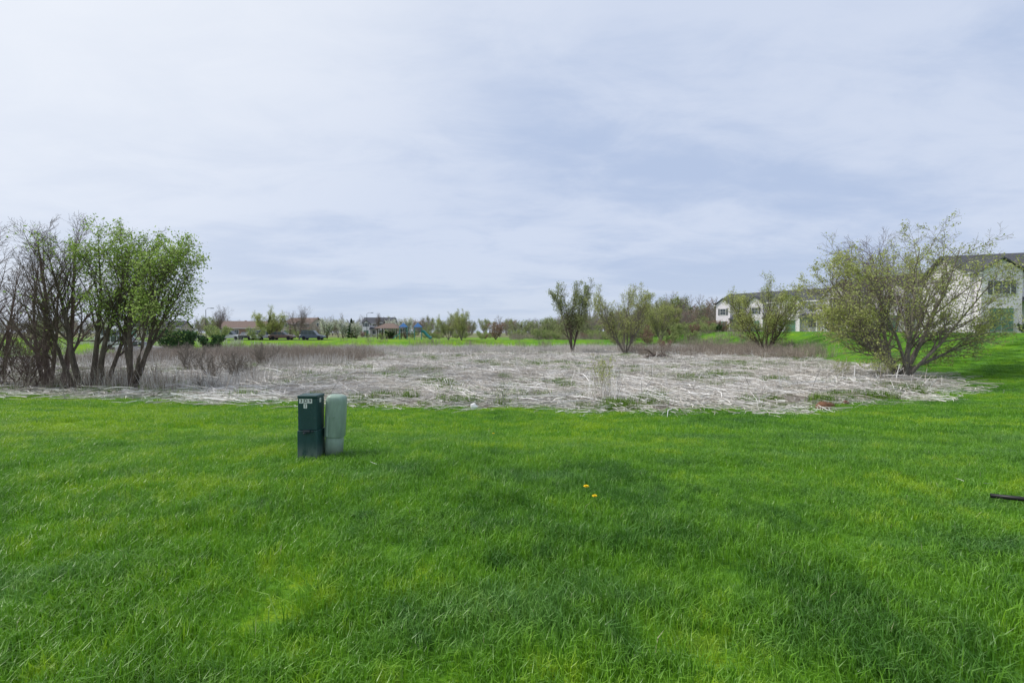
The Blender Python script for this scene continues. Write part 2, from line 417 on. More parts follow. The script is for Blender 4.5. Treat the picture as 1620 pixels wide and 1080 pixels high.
def grow_tree(name, seed, stems, bk, lf, ang=(0.5,0.75,0.8), counts=(11,8,6), ratio=(0.5,0.48,0.5), up=(0.03,0.07,0.05),
              start=0.22, leaves=3, lsize=0.05, lspread=0.10, minr=0.006, wig=(0.09,0.16,0.22), maxl=3, leaf_rule=None, dens=.72):
    r=random.Random(seed); b=MB(); LP=[]
    def rv(): return Vector((r.gauss(0,1),r.gauss(0,1),r.gauss(0,1)))
    segs=(9,6,4,2); sides=(8,5,3,3)
    def branch(p,d,L,rad,l,f):
        n=segs[l]; pts=[p.copy()]; rs=[rad]; st=L/n; dirs=[d.copy()]
        for i in range(n):
            d=(d+rv()*wig[min(l,2)]*0.6+Vector((0,0,up[min(l,2)]))).normalized()
            p=p+d*st; pts.append(p.copy()); rs.append(max(minr*0.6,rad*(1-0.86*(i+1)/n))); dirs.append(d.copy())
        if l==0: rs[0]*=1.35
        b.tube(pts,rs,sides[l],0)
        if l<maxl:
            nc=counts[l]
            for k in range(nc):
                t=start*(1 if l==0 else .6)+(1-start*(1 if l==0 else .6))*(k+r.random())/nc
                t=min(t,0.985); q=t*n; i=int(q); o=pts[i].lerp(pts[i+1],q-i); dd=dirs[i+1]
                side=dd.cross(rv()).normalized(); a=ang[l]*r.uniform(0.65,1.25)
                cd=(dd*math.cos(a)+side*math.sin(a)).normalized()
                if cd.z<-0.15: cd.z*=0.3; cd.normalize()
                cl=L*ratio[l]*(1.15-0.6*t)*r.uniform(0.7,1.2)
                rr=rs[i]*r.uniform(0.45,0.65)
                branch(o,cd,cl,max(minr,rr),l+1,f)
        if l>=maxl-1 and f>0:
            for k in range(leaves):
                t=r.uniform(0.25,1.0); q=t*n; i=min(int(q),n-1); LP.append((pts[i].lerp(pts[i+1],q-i),f))
    for s_ in stems:
        base,d,L,rad=s_[:4]; f=s_[4] if len(s_)>4 else 1.0
        branch(Vector(base),Vector(d).normalized(),L,rad,0,f)
    if LP and lf is not None:
        nr=np.random.default_rng(seed)
        A=np.array([tuple(p) for p,f in LP]); F=np.array([f for p,f in LP])
        cl=np.sin(A[:,0]*1.9+seed)+np.sin(A[:,1]*1.7+1.1*seed)+np.sin(A[:,2]*2.1+0.4)
        keep=nr.random(len(A))<np.clip(F*(dens+0.22*cl),0,1)
        if leaf_rule is not None: keep&=leaf_rule(A,nr)
        A=A[keep]; n=len(A); A=A+nr.normal(0,lspread,A.shape)
        u=nr.normal(size=(n,3)); u/=np.linalg.norm(u,axis=1)[:,None]
        w=np.cross(u,nr.normal(size=(n,3))); w/=np.linalg.norm(w,axis=1)[:,None]
        sz=(lsize*nr.uniform(0.5,1.4,n))[:,None]
        b.quads(A,u*sz,w*sz*0.6,1,nr.random(n))
    return b.mesh(name,[bk]+([lf] if lf else [bk]))
def place(name,me,x,y,s=1,rz=0,dz=-0.05,sz=None):
    o=bpy.data.objects.new(name,me); scene.collection.objects.link(o)
    o.location=(x,y,h1(x,y)+dz); o.rotation_euler=(0,0,rz); o.scale=(s,s,sz or s); return o

# left group
m_=grow_tree('bare_tree_mesh',3,[((0,0,0),(-0.25,0,1),6.9,0.13,0),((0.3,0.2,0),(0.12,0.1,1),7.3,0.13,0),((-0.3,0.1,0),(-0.6,0.1,1),6.1,0.10,0),((0.1,-.2,0),(0.32,-.2,1),5.9,.09,0)],
   BK_RED,None,counts=(12,9,8),start=0.16,up=(0.05,0.09,0.06),ratio=(.46,.48,.5),minr=.0065); place('bare_tree',m_,-21.4,22.4); place('bare_tree',m_,-25.6,24.0,1.0,2.5)
m_=grow_tree('multi_stem_tree_mesh',7,[((0,0,0),(-0.22,0,1),6.3,0.14,.35),((0.35,0.1,0),(0.02,0.1,1),6.5,0.13,1),((0.75,0,0),(0.14,-0.1,1),6.3,0.13,1.1),((-0.5,0.2,0),(-0.4,0.1,1),6.0,0.10,0),((.9,.2,0),(.27,.1,1),5.6,.10,1)],
   BK_BROWN,LF_G,counts=(12,9,7),start=0.26,leaves=4,lsize=0.050,ratio=(.46,.47,.5),minr=.006,dens=.66); place('multi_stem_tree',m_,-19.3,21.6)
m_=grow_tree('leafy_elm_mesh',12,[((0,0,0),(0.04,0,1),6.0,0.13,.9),((0.15,0.05,0.2),(0.28,0,1),5.9,0.11,1.0),((0.1,0,0.5),(0.55,0.15,1),5.2,0.09,1.1),((0,0,0.6),(-0.25,0.2,1),5.2,.08,.8),((.1,0,.5),(.42,-.2,1),5.0,.08,1)],
   BK_BROWN,LF_G,counts=(12,9,7),start=0.28,leaves=4,lsize=0.050,ratio=(.48,.47,.5),minr=.006,dens=.70); place('leafy_elm',m_,-16.9,21.4)
m_=grow_tree('twiggy_shrub_mesh',15,[((r0,0,0),(math.cos(k*1.3)*.6,math.sin(k*1.3)*.6,1),2.4,0.03,0) for k,r0 in enumerate([-.4,-.2,0,.2,.4,.1,-.3,.3])],
   BK_RED,None,counts=(8,7,5),start=0.08); place('twiggy_shrub',m_,-21.8,21.8); place('twiggy_shrub',m_,-24.3,23.4,1.1,1.0)
m2=grow_tree('marsh_shrub_mesh',16,[((r0,0,0),(math.cos(k*1.3)*.45,math.sin(k*1.3)*.45,1),1.5,0.018,0) for k,r0 in enumerate([-.5,-.2,0,.2,.5,.1,-.3,.3])],
   BK_GREY,None,counts=(8,6,4),start=0.1,minr=.006); place('marsh_shrub',m2,-15.6,27.2,1.0); place('marsh_shrub',m2,-16.6,26.8,0.9,2); place('marsh_shrub',m2,-14.9,26.6,.8,1)
place('marsh_shrub',m2,-13.5,21.2,0.5,1); place('marsh_shrub',m2,-22,33,1.2,.4); place('marsh_shrub',m2,-19,37,1.1,.9)

# right tree: wide multi-trunk, barer towards the top right
def wrule(A,nr): return nr.random(len(A))<np.clip(1.3-0.15*np.maximum(A[:,2]-4.3,0)-0.15*np.maximum(A[:,0]-.8,0),.08,1)
m_=grow_tree('spreading_willow_mesh',21,[((-.1,0,0),(-0.70,0,1),6.8,0.15,1.0),((0.0,0.1,0),(-0.28,0.1,1),7.5,0.16,1.0),((0.15,0,0),(0.05,-0.1,1),7.7,0.15,1),((0.25,0.1,0),(0.34,0.1,1),7.9,0.15,1),((.1,.2,0),(-.45,.5,1),6.8,.12,1.0),((0,-.1,0.3),(-1.3,-.1,.75),5.5,.10,1.15),((.2,-.1,.4),(1.3,-.2,.8),5.6,.10,1.25),((.1,-.2,.2),(-.5,-.4,1),6.4,.10,1.0),((.2,.2,.2),(.62,.4,1),7.2,.11,1.1),((.2,-.2,.2),(.8,-.4,1),6.6,.10,1.2)],
   BK_GREY,LF_YG,counts=(13,9,8),start=0.16,leaves=4,lsize=0.050,ang=(0.7,0.8,0.85),ratio=(.48,.48,.5),minr=.0068,leaf_rule=wrule,dens=.72,up=(.0,.03,.02)); place('spreading_willow',m_,22.1,27.4,1.0)
m_=grow_tree('bare_tree_b_mesh',24,[((0,0,0),(-.05,0,1),9.5,0.17,0),((0,0,.5),(.4,0,1),8,0.12,0),((0,0,.6),(-.45,0.2,1),7.6,0.12,0)],BK_RED,None,counts=(13,9,9),start=.2,up=(.04,.08,.05),minr=.009,ratio=(.54,.5,.5))
place('bare_tree',m_,36.0,31.0,.92,.8); place('bare_tree',m_,44,62,1.0,2.2); place('bare_tree',m_,32.5,42,.92,3.6)
# centre trees
m_a=grow_tree('upright_tree_mesh',31,[((0,0,0),(-.10,0,1),8.0,0.12,1),((.1,0,0),(.10,.1,1),7.8,0.11,1),((0,.1,.3),(.24,-.1,1),7.0,0.09,1),((0,0,.3),(-.28,0,1),7.0,.09,1),((0,0,.3),(0,.2,1),7.4,.09,1)],BK_BROWN,LF_GG,counts=(13,9,6),start=.2,leaves=4,lsize=.072,lspread=.15,minr=.009,ratio=(.40,.47,.5),dens=.72)
place('upright_tree',m_a,7.6,61,1.02)
m_b=grow_tree('vase_willow_mesh',34,[((0,0,0),(math.cos(k)*.55,math.sin(k)*.4,1),7.6-.3*(k%3),0.09,1) for k in (0,1.1,2.2,3.2,4.2,5.3,2.8,.4)],BK_GREY,LF_YG,counts=(12,9,6),start=.15,leaves=3,lsize=.062,lspread=.13,minr=.009,ratio=(.40,.47,.5),up=(.03,.1,.08),dens=.66)
place('vase_willow',m_b,13.6,58,1.0)
m_c=grow_tree('round_willow_mesh',37,[((0,0,0),(math.cos(k)*.8,math.sin(k)*.75,1),6.8-.2*(k%2),0.11,1) for k in (0,.9,1.8,2.7,3.6,4.5,5.4)]+[((0,0,0),(0,0,1),7.2,.12,1)],BK_BROWN,LF_YG,counts=(12,9,6),start=.15,leaves=4,lsize=.066,lspread=.14,minr=.009,ratio=(.47,.47,.5),dens=.70)
place('round_willow',m_c,32.0,61,1.08,.3,sz=1.1); place('vase_willow',m_b,26.5,86,0.82,.6); place('round_willow',m_c,30,97,.85,2.6)
place('round_willow',m_c,-50,100,0.78,1); place('round_willow',m_b,-9.4,90,.68,2); place('round_willow',m_b,-12.2,93,.58,.5)
place('bare_tree',m_,-44,100,.6,1,sz=.62); place('bare_tree',m_,-58,96,.6,2); place('bare_tree',m_,-32,118,.55,3)

def gen(name,seed,bk,lf,leaf,h=7.0,w=.5,n=4,lsize=.15,c=(9,6,5),dens=.6):
    return grow_tree(name,seed,[((0,0,0),(math.cos(k*6.28/n+seed)*w,math.sin(k*6.28/n+seed)*w,1),h*random.Random(seed+k).uniform(.75,1),.10,leaf) for k in range(n)],
        bk,lf,counts=c,start=.15,leaves=2,lsize=lsize,lspread=.25,minr=.014,dens=dens)
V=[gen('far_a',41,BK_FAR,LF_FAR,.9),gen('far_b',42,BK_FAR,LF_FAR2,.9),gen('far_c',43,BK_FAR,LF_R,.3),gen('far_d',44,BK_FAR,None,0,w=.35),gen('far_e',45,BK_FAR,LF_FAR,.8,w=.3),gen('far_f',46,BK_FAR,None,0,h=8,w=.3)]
BLOS=gen('blossom_mesh',48,BK_BROWN,LF_W,1.1,h=4.4,w=.35,lsize=.13,dens=.6)
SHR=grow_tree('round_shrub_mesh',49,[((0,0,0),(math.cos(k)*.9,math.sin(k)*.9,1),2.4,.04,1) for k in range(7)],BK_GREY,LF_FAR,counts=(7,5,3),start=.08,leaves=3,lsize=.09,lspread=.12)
SHR_G=grow_tree('green_shrub_mesh',50,[((0,0,0),(math.cos(k)*.9,math.sin(k)*.9,1),2.4,.04,1) for k in range(7)],BK_BROWN,LF_DK,counts=(7,5,3),start=.08,leaves=5,lsize=.12,lspread=.12)
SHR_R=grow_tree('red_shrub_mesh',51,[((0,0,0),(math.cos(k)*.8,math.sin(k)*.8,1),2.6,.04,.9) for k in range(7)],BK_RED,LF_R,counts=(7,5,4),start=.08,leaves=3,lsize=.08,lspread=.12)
def conifer():
    r=np.random.default_rng(9); b=MB(); b.tube([Vector((0,0,0)),Vector((0,0,4.7))],[.1,.02],6)
    P=[];U=[]
    for i in range(5200):
        z=r.uniform(.3,4.8); rad=(4.9-z)/4.6*1.45*r.uniform(.35,1)**.5*(0.85+.2*math.sin(z*9)); a=r.uniform(0,6.28)
        P.append((math.cos(a)*rad,math.sin(a)*rad,z-.12*rad)); U.append((math.cos(a),math.sin(a),-.2))
    P=np.array(P);U=np.array(U); w=np.cross(U,r.normal(size=U.shape)); w/=np.linalg.norm(w,axis=1)[:,None]
    b.quads(P,U*.13,w*.05,1,r.random(len(P))); return b.mesh('conifer_mesh',[BK_BROWN,LF_DK])
CON=conifer()
place('conifer',CON,-38.2,115,1); place('conifer',CON,7.5,112,.55); place('conifer',CON,-60,120,1.2)
place('blossoming_pear_tree',BLOS,-43.6,114,1,0); place('blossoming_pear_tree',BLOS,-40.9,117,.95,1); place('blossoming_pear_tree',BLOS,-28.3,114,.95,2); place('blossoming_pear_tree',BLOS,-25.5,116,1.05,3)
place('blossoming_pear_tree',BLOS,-36,112,.8,2)
place('green_shrub',SHR_G,-41,60,1.05); place('green_shrub',SHR_G,-44,63,1.1,1); place('green_shrub',SHR_G,-38.5,62,.9,2)
place('yellow_shrub',SHR,-48.5,80,1.0); place('yellow_shrub',SHR,-46.5,88,.9,1)
place('red_shrub',SHR_R,-3.2,95,1.1,0,sz=1.2); place('red_shrub',SHR_R,21,66,.6,2)
rt=np.random.default_rng(77)
def line(name,vs,polys,smin,smax,wts=None):
    Q=[]
    for (x0,x1,y0,y1,k) in polys: Q.append(np.column_stack([rt.uniform(x0,x1,k),rt.uniform(y0,y1,k)]))
    Q=np.concatenate(Q); n=len(Q); s=rt.uniform(smin,smax,n)
    scatter(name,vs,np.column_stack([Q,H(Q[:,0],Q[:,1])-.1]),rt.uniform(0,6.28,n),s,rt.choice(len(vs),n,p=wts))
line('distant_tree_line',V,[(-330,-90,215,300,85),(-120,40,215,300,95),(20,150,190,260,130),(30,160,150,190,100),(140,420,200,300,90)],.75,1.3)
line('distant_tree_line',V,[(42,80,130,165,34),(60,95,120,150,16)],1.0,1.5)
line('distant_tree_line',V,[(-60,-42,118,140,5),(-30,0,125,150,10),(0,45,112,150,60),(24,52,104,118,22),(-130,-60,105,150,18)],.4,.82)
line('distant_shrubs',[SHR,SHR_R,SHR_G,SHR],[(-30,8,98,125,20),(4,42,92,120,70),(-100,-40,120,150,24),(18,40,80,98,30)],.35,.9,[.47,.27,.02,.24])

m_=brush_clump('pale_reed_clump_mesh',301,60,.5,1.5,.55,.009,STRAW,1); place('pale_reed_clump',m_,3.45,18.6,.95); place('pale_reed_clump',m_,3.9,18.9,.7,1)
m_=grow_tree('willow_sapling_mesh',302,[((0,0,0),(math.cos(k)*.3,math.sin(k)*.3,1),1.5,.010,1) for k in range(8)],BK_GREY,LF_YG,counts=(5,3,2),start=.2,leaves=3,lsize=.028,lspread=.04,minr=.003); place('willow_sapling',m_,3.7,19.4)
place('willow_sapling',m_,19.6,25.5,.9,1); place('willow_sapling',m_,18.5,27,.8,2); place('willow_sapling',m_,23.4,28.5,.9,2)

# ------------------------------------------------------------------ buildings
def siding(name,c):
    m,nt,out=new_mat(name); g=N(nt); tc=g.add('ShaderNodeTexCoord').outputs['Object']
    sp=g.add('ShaderNodeSeparateXYZ'); g.link(tc,sp.inputs[0])
    fr=g.math('FRACT',g.math('MULTIPLY',sp.outputs[2],6.5))
    n=g.noise(tc,1.5,4)
    col=g.mix(g.maprange(n,.3,.7),tuple(v*.94 for v in c),c)
    col=g.mix(g.maprange(fr,0,.12,.3,0),col,tuple(v*.6 for v in c))
    b=g.bsdf(col,.6,.3); g.bump(fr,.4,.02,b); g.link(b.outputs[0],out.inputs[0]); return m
W_SID=siding('white_siding_mat',(.85,.80,.86)); TAN_SID=siding('tan_siding_mat',(.45,.40,.33)); BRICK=siding('brick_wall_mat',(.34,.21,.17))
def shingle(name,c):
    m,nt,out=new_mat(name); g=N(nt); tc=g.add('ShaderNodeTexCoord').outputs['Object']
    f=g.noise(g.scalevec(tc,(3,8,8)),3,4); b=g.bsdf(g.mix(g.maprange(f,.3,.7),tuple(v*.7 for v in c),tuple(v*1.3 for v in c)),.9,.1)
    g.link(b.outputs[0],out.inputs[0]); return m
ROOF_G=shingle('grey_shingle_mat',(.085,.088,.10)); ROOF_B=shingle('brown_shingle_mat',(.20,.15,.13))
TRIM=simple_mat('white_trim_mat',(.82,.80,.82),.5,.04); SHUT=simple_mat('shutter_mat',(.10,.11,.12),.5)
GLASS=simple_mat('window_glass_mat',(.07,.085,.10),.08,.2,2,.6); DOORG=simple_mat('green_patio_door_mat',(.13,.25,.19),.3)
def house(name,x,y,rz,units=3,uw=6.2,depth=10,eave=5.4,ridge=7.4,wall=W_SID,roof=ROOF_G,z=None,storeys=2,bays=True):
    root=empty(name,(x,y,(h1(x,y) if z is None else z)-.05),rz); L=units*uw
    b=MB(); b.prism([(0,-.6),(depth,-.6),(depth,eave),(depth/2,ridge-.12),(0,eave)],0,L)
    pj=1.1; bw=uw*.46
    for u in range(units):
        if bays:
            x0=u*uw+.3; xm=x0+bw/2; top=eave+bw*.36
            b.prism([(x0,-.6),(x0+bw,-.6),(x0+bw,eave-.05),(xm,top),(x0,eave-.05)],-pj,.02+depth*.28,'y')
    b.obj('walls',[wall],root)
    b=MB(); ov=.4; t=.16; sl=(ridge-eave)/(depth/2)
    def slab(y0,z0,y1,z1): b.prism([(y0,z0),(y1,z1),(y1,z1+t),(y0,z0+t)],-ov,L+ov)
    slab(-ov,eave-ov*sl,depth/2,ridge); slab(depth+ov,eave-ov*sl,depth/2+.004,ridge)
    if bays:
        for u in range(units):
            x0=u*uw+.3; xm=x0+bw/2; k=.36*2
            top=eave+bw*.36
            for sgn in (-1,1):
                xe=xm+sgn*(bw/2+.3); ze=top-(bw/2+.3)*k
                xi=xm+sgn*.003
                b.prism([(xi,top+.03),(xe,ze+.03),(xe,ze+.15),(xi,top+.15)],-pj-.3,depth*.30,'y')
            px0=u*uw+.3+bw+.05; px1=(u+1)*uw+.2
            b.prism([(-1.9,2.55),(.0,3.15),(.0,3.27),(-1.9,2.67)],px0,px1)
    b.obj('roof',[roof],root)
    tr=MB(); gl=MB(); sh=MB(); dr=MB()
    tr.box(-ov,L+ov,-ov-.10,-ov-.01,eave-ov*sl-.04,eave-ov*sl+.14)
    def window(cx,yf,z0,w,h,shut=True):
        tr.box(cx-w/2-.08,cx+w/2+.08,yf-.05,yf-.003,z0-.08,z0+h+.08)
        for i in (0,1):
            xa=cx-w/2+i*(w/2+.02)
            for j in (0,1):
                za=z0+j*(h/2+.02); gl.box(xa,xa+w/2-.02,yf-.065,yf-.052,za,za+h/2-.02)
        if shut:
            sh.box(cx-w/2-.42,cx-w/2-.1,yf-.06,yf-.004,z0-.05,z0+h+.05); sh.box(cx+w/2+.1,cx+w/2+.42,yf-.06,yf-.004,z0-.05,z0+h+.05)
    for u in range(units):
        xb=u*uw+.3+bw/2; xo=u*uw+.3+bw+(uw-bw)/2
        yf=-pj if bays else 0
        if storeys==2:
            window(xb,yf,3.5,1.1,1.15,bays); window(xo,0,3.7,1.0,1.1,False)
        tr.box(xb-.9,xb+.9,yf-.05,yf-.003,.1,2.3)
        for i in (0,1): dr.box(xb-.82+i*.84,xb-.02+i*.84,yf-.07,yf-.052,.16,2.22)
        window(xo,0,1.0,1.2,1.2,False)
        if bays:
            for q in (u*uw+.3+bw+.25,(u+1)*uw-.1): tr.box(q-.07,q+.07,-1.8,-1.66,-.4,2.57)
            tr.box(xb-bw/2-.28,xb-bw/2-.02,-pj-.33,-pj-.3,eave-.3,eave-.14)
    for yy,sx in ((depth*.5,-1),(depth*.5,1)):
        xx=-.003 if sx<0 else L+.003
        for zz in ((1.0,3.6) if storeys==2 else (1.0,)):
            a,c=sorted((xx,xx+sx*.05)); tr.box(a,c,yy-.65,yy+.65,zz,zz+1.3); a,c=sorted((xx+sx*.052,xx+sx*.065)); gl.box(a,c,yy-.57,yy+.57,zz+.08,zz+1.22)
    tr.obj('trim',[TRIM],root); gl.obj('windows',[GLASS],root); dr.obj('patio_doors',[DOORG],root)
    if sh.v: sh.obj('shutters',[SHUT],root)
    b=MB()
    for u in range(units): b.box(u*uw+uw*.8,u*uw+uw*.8+.5,depth*.62,depth*.62+.5,eave,ridge+.35)
    b.obj('chimneys',[wall],root)
    return root
house('townhouse',42.6,45.0,R(-20),4,eave=5.6,ridge=7.7,z=1.62)
house('townhouse',45.0,69.0,R(-58),3,eave=5.6,ridge=7.7,z=1.62)
house('townhouse',41.2,97.0,R(-52),4,eave=5.6,ridge=7.8,z=1.62)
house('brick_ranch_house',-92,150,R(8),2,8,9,2.9,5.0,BRICK,ROOF_B,storeys=1,bays=False)
house('brick_ranch_house',-112,140,R(15),2,7,9,2.9,4.9,TAN_SID,ROOF_G,storeys=1,bays=False)
house('gable_house',-51,165,R(4),2,5,9,4.6,6.6,W_SID,ROOF_G)
house('gable_house',-80,170,R(-10),2,5,9,4.6,6.6,TAN_SID,ROOF_B)
for i,(x,y,s) in enumerate([(41.8,43.2,.36),(44.6,42.0,.34),(47.6,40.8,.38),(44.2,67,.45),(45.6,64,.45),(47.4,61.5,.45),(41.2,94,.6),(43,91,.55),(45,88.4,.5),(38,90,.6)]):
    place('foundation_shrub',SHR_G if i%2 else SHR,x,y,s,i)

# ------------------------------------------------------------------ playground, shelter, cars, road
BLUE=simple_mat('blue_plastic_mat',(.05,.15,.36),.5); TEAL=simple_mat('teal_plastic_mat',(.05,.27,.28),.5); DKMETAL=simple_mat('dark_metal_mat',(.03,.04,.05),.4)
def playground(x,y):
    root=empty('playground_structure',(x,y,h1(x,y)),R(12))
    b=MB()
    for px in (-2.6,-1.2,.2,1.6):
        for py in (-.7,.7): b.tube([Vector((px,py,0)),Vector((px,py,2.6))],[.06,.06],8,cap=True)
    b.obj('posts',[TEAL],root)
    b=MB(); b.box(-2.6,-1.2,-.7,.7,1.2,1.3); b.box(.2,1.6,-.7,.7,1.5,1.6); b.box(-1.2,.2,-.5,.5,1.05,1.13); b.obj('decks',[DKMETAL],root)
    b=MB()
    for x0 in (-2.8,0.0):
        c=x0+.9; b.add([(x0,-.9,2.5),(x0+1.8,-.9,2.5),(x0+1.8,.9,2.5),(x0,.9,2.5),(c,0,3.4)],[(0,1,4),(1,2,4),(2,3,4),(3,0,4),(3,2,1,0)])
    b.obj('roofs',[BLUE],root)
    b=MB(); pts=[Vector((1.7,0,1.7)),Vector((2.1,0,1.6)),Vector((2.7,-.2,.9)),Vector((3.2,-.4,.4)),Vector((3.6,-.5,.35))]
    b.tube(pts,[.3]*5,12); b.prism([(-2.6,1.2),(-3.9,.15),(-3.9,.35),(-2.6,1.4)],-.3,.3,'y'); b.obj('slides',[TEAL],root)
    b=MB()
    for i in range(10): b.box(-1.2+i*.155,-1.17+i*.155,-.52,-.49,1.13,1.9)
    for x0 in (-2.6,.2):
        for i in range(8): b.box(x0+.08+i*.17,x0+.11+i*.17,-.72,-.69,1.6,2.3)
        b.box(x0,x0+1.4,-.73,-.68,2.3,2.36)
    b.obj('railings',[BLUE],root)
playground(-19.6,96)
def shelter(x,y):
    root=empty('picnic_shelter',(x,y,h1(x,y)),R(-5)); b=MB()
    for px in (-2.2,2.2):
        for py in (-1.6,1.6): b.box(px-.09,px+.09,py-.09,py+.09,0,2.4)
    b.obj('posts',[BK_BROWN],root)
    b=MB(); b.add([(-2.9,-2.2,2.35),(2.9,-2.2,2.35),(2.9,2.2,2.35),(-2.9,2.2,2.35),(-.9,0,3.5),(.9,0,3.5)],[(0,1,5,4),(1,2,5),(2,3,4,5),(3,0,4),(3,2,1,0)]); b.obj('roof',[ROOF_B],root)
    b=MB(); b.box(-1,1,-.4,.4,.7,.76); b.box(-1,1,-.8,-.55,.42,.46); b.box(-1,1,.55,.8,.42,.46); b.box(-.7,-.6,-.7,.7,0,.42); b.box(.6,.7,-.7,.7,0,.42); b.box(-.06,.06,-.06,.06,0,.7); b.obj('picnic_table',[BK_BROWN],root)
shelter(-27.6,109)
TIRE=simple_mat('tire_mat',(.02,.02,.02),.8)
def car(x,y,rz,col,suv=False):
    root=empty('parked_car',(x,y,h1(x,y)+.06),rz); pm=simple_mat('car_paint_mat',col,.3,.03,2,.5)
    hr=1.75 if suv else 1.45
    b=MB(); b.prism([(-2.2,.3),(2.2,.3),(2.25,.6),(2.1,.78),(1.0,.92),(-1.9,.95),(-2.22,.85)],-.88,.88,'y'); b.obj('body',[pm],root,bevel=.06)
    b=MB(); top=hr; pf=[(1.05,.9),(.35,top-.05),(.1,top),(-1.3 if not suv else -1.8,top),(-1.95 if not suv else -2.1,.93)]
    b.prism(pf,-.76,.76,'y'); b.obj('cabin_glass',[GLASS],root,bevel=.04)
    b=MB(); b.box(-1.35 if not suv else -1.8,.15,-.72,.72,top-.03,top+.04)
    for q in (.15,-.6,-1.35): b.box(q-.05,q+.05,-.775,-.762,.92,top-.04); b.box(q-.05,q+.05,.762,.775,.92,top-.04)
    b.obj('roof',[pm],root)
    b=MB()
    for wx in (-1.35,1.4):
        for wy in (-.9,.7): b.tube([Vector((wx,wy,.33)),Vector((wx,wy+.2,.33))],[.33,.33],16,cap=True)
    b.obj('wheels',[TIRE],root)
cols=[(.6,.6,.62),(.05,.055,.07),(.7,.7,.7),(.16,.10,.09),(.1,.12,.16),(.5,.5,.52)]
for i,(x,y,a) in enumerate([(-52.5,90,5),(-49.2,91,80),(-46.6,90,85),(-43.0,90.5,4),(-37.5,91,2),(-44.6,58,10),(-49.5,62,5),(-60,90,3),(-57.5,70,4)]): car(x,y,R(a),cols[i%6],i%2==0)
ASPH=simple_mat('asphalt_mat',(.06,.06,.062),.9,.2,3)
def strip(name,x0,x1,y0,y1,mat,dz):
    xs=np.linspace(x0,x1,60); ys=np.linspace(y0,y1,8); X,Y=np.meshgrid(xs,ys); Z=H(X,Y)+dz
    i=np.arange(480).reshape(8,60); F=np.stack([i[:-1,:-1],i[:-1,1:],i[1:,1:],i[1:,:-1]],-1).reshape(-1,4)
    me=bpy.data.meshes.new(name); me.from_pydata(np.stack([X,Y,Z],-1).reshape(-1,3).tolist(),[],F.tolist()); me.materials.append(mat)
    o=bpy.data.objects.new(name,me); scene.collection.objects.link(o)
strip('parking_lot',-75,-34,87.5,94,ASPH,.05)
CONC=simple_mat('concrete_mat',(.35,.34,.32),.9)
strip('footpath',-34,30,98.5,100.3,CONC,.03)
for (x,y,hh) in [(-62,98,6),(-36,120,6),(24,150,8)]:
    root=empty('street_lamp',(x,y,h1(x,y))); b=MB(); b.tube([Vector((0,0,0)),Vector((0,0,hh)),Vector((.3,0,hh+.3)),Vector((1.2,0,hh+.35))],[.08,.05,.04,.03],8); b.box(1.0,1.6,-.13,.13,hh+.25,hh+.38); b.obj('pole',[DKMETAL],root)
b=MB(); b.tube([Vector((-1.6,0,.15)),Vector((-.5,.1,.4)),Vector((.6,0,.35)),Vector((1.6,.1,.1))],[.16,.2,.17,.1],8,cap=True)
b.tube([Vector((-.5,.1,.4)),Vector((-1.1,0,.9)),Vector((-1.5,0,1.0))],[.1,.07,.04],6); b.tube([Vector((.4,0,.4)),Vector((.3,.1,.9))],[.08,.03],6)
b.obj('fallen_log',[BK_BROWN],loc=(14.6,48,h1(14.6,48)+.1),rz=.1)

# ------------------------------------------------------------------ utility pedestals
def ped_mat(name,c,dirt):
    m,nt,out=new_mat(name); g=N(nt); tc=g.add('ShaderNodeTexCoord').outputs['Object']
    sp=g.add('ShaderNodeSeparateXYZ'); g.link(tc,sp.inputs[0])
    n=g.noise(g.scalevec(tc,(1,1,.35)),14,5,.65); n2=g.noise(tc,60,4)
    low=g.math('MULTIPLY',g.maprange(sp.outputs[2],.0,.28,1,0),g.maprange(n,.3,.6))
    col=g.mix(g.maprange(n,.4,.7,0,.5),c,tuple(v*1.5 for v in c))
    col=g.mix(low,col,dirt); col=g.mix(g.maprange(n2,.62,.7,0,.35),col,dirt)
    b=g.bsdf(col,g.maprange(n,.3,.7,.4,.6),.4); g.bump(n2,.15,.003,b); g.link(b.outputs[0],out.inputs[0]); return m
PG=ped_mat('dark_green_paint_mat',(.015,.055,.055),(.16,.20,.17)); PL=ped_mat('pale_green_plastic_mat',(.24,.33,.27),(.28,.32,.27))
px,py=-2.56,6.15
root=empty('utility_pedestal',(px,py,h1(px,py)-.02),R(-2))
b=MB(); b.box(-.128,.128,-.118,.118,0,.40); b.obj('lower_housing',[PG],root,bevel=.008)
b=MB(); b.box(-.121,.121,-.113,.113,.402,.80); b.obj('upper_cover',[PG],root,bevel=.010)
b=MB(); b.box(-.127,.127,-.119,.119,.802,.842); b.obj('cap',[PG],root,bevel=.012)
b=MB(); b.box(-.045,.045,-.150,-.1185,.375,.405); b.tube([Vector((-.02,-.155,.36)),Vector((-.02,-.155,.385))],[.014,.014],10,cap=True)
b.tube([Vector((.07,-.13,.39)),Vector((.07,-.119,.39))],[.012,.012],10,cap=True); b.obj('latch',[DKMETAL],root,bevel=.003)
LABEL=simple_mat('label_white_mat',(.72,.74,.72),.5,.06,30); INK=simple_mat('label_ink_mat',(.015,.02,.02),.5)
b=MB()
for k in range(3): b.box(-.100+k*.056,-.048+k*.056,-.1155,-.1142,.742,.798)
b.box(-.045,-.001,-.1150,-.1140,.680,.735)
b.box(.1216,.1226,-.03,.012,.745,.798)
b.obj('number_labels',[LABEL],root)
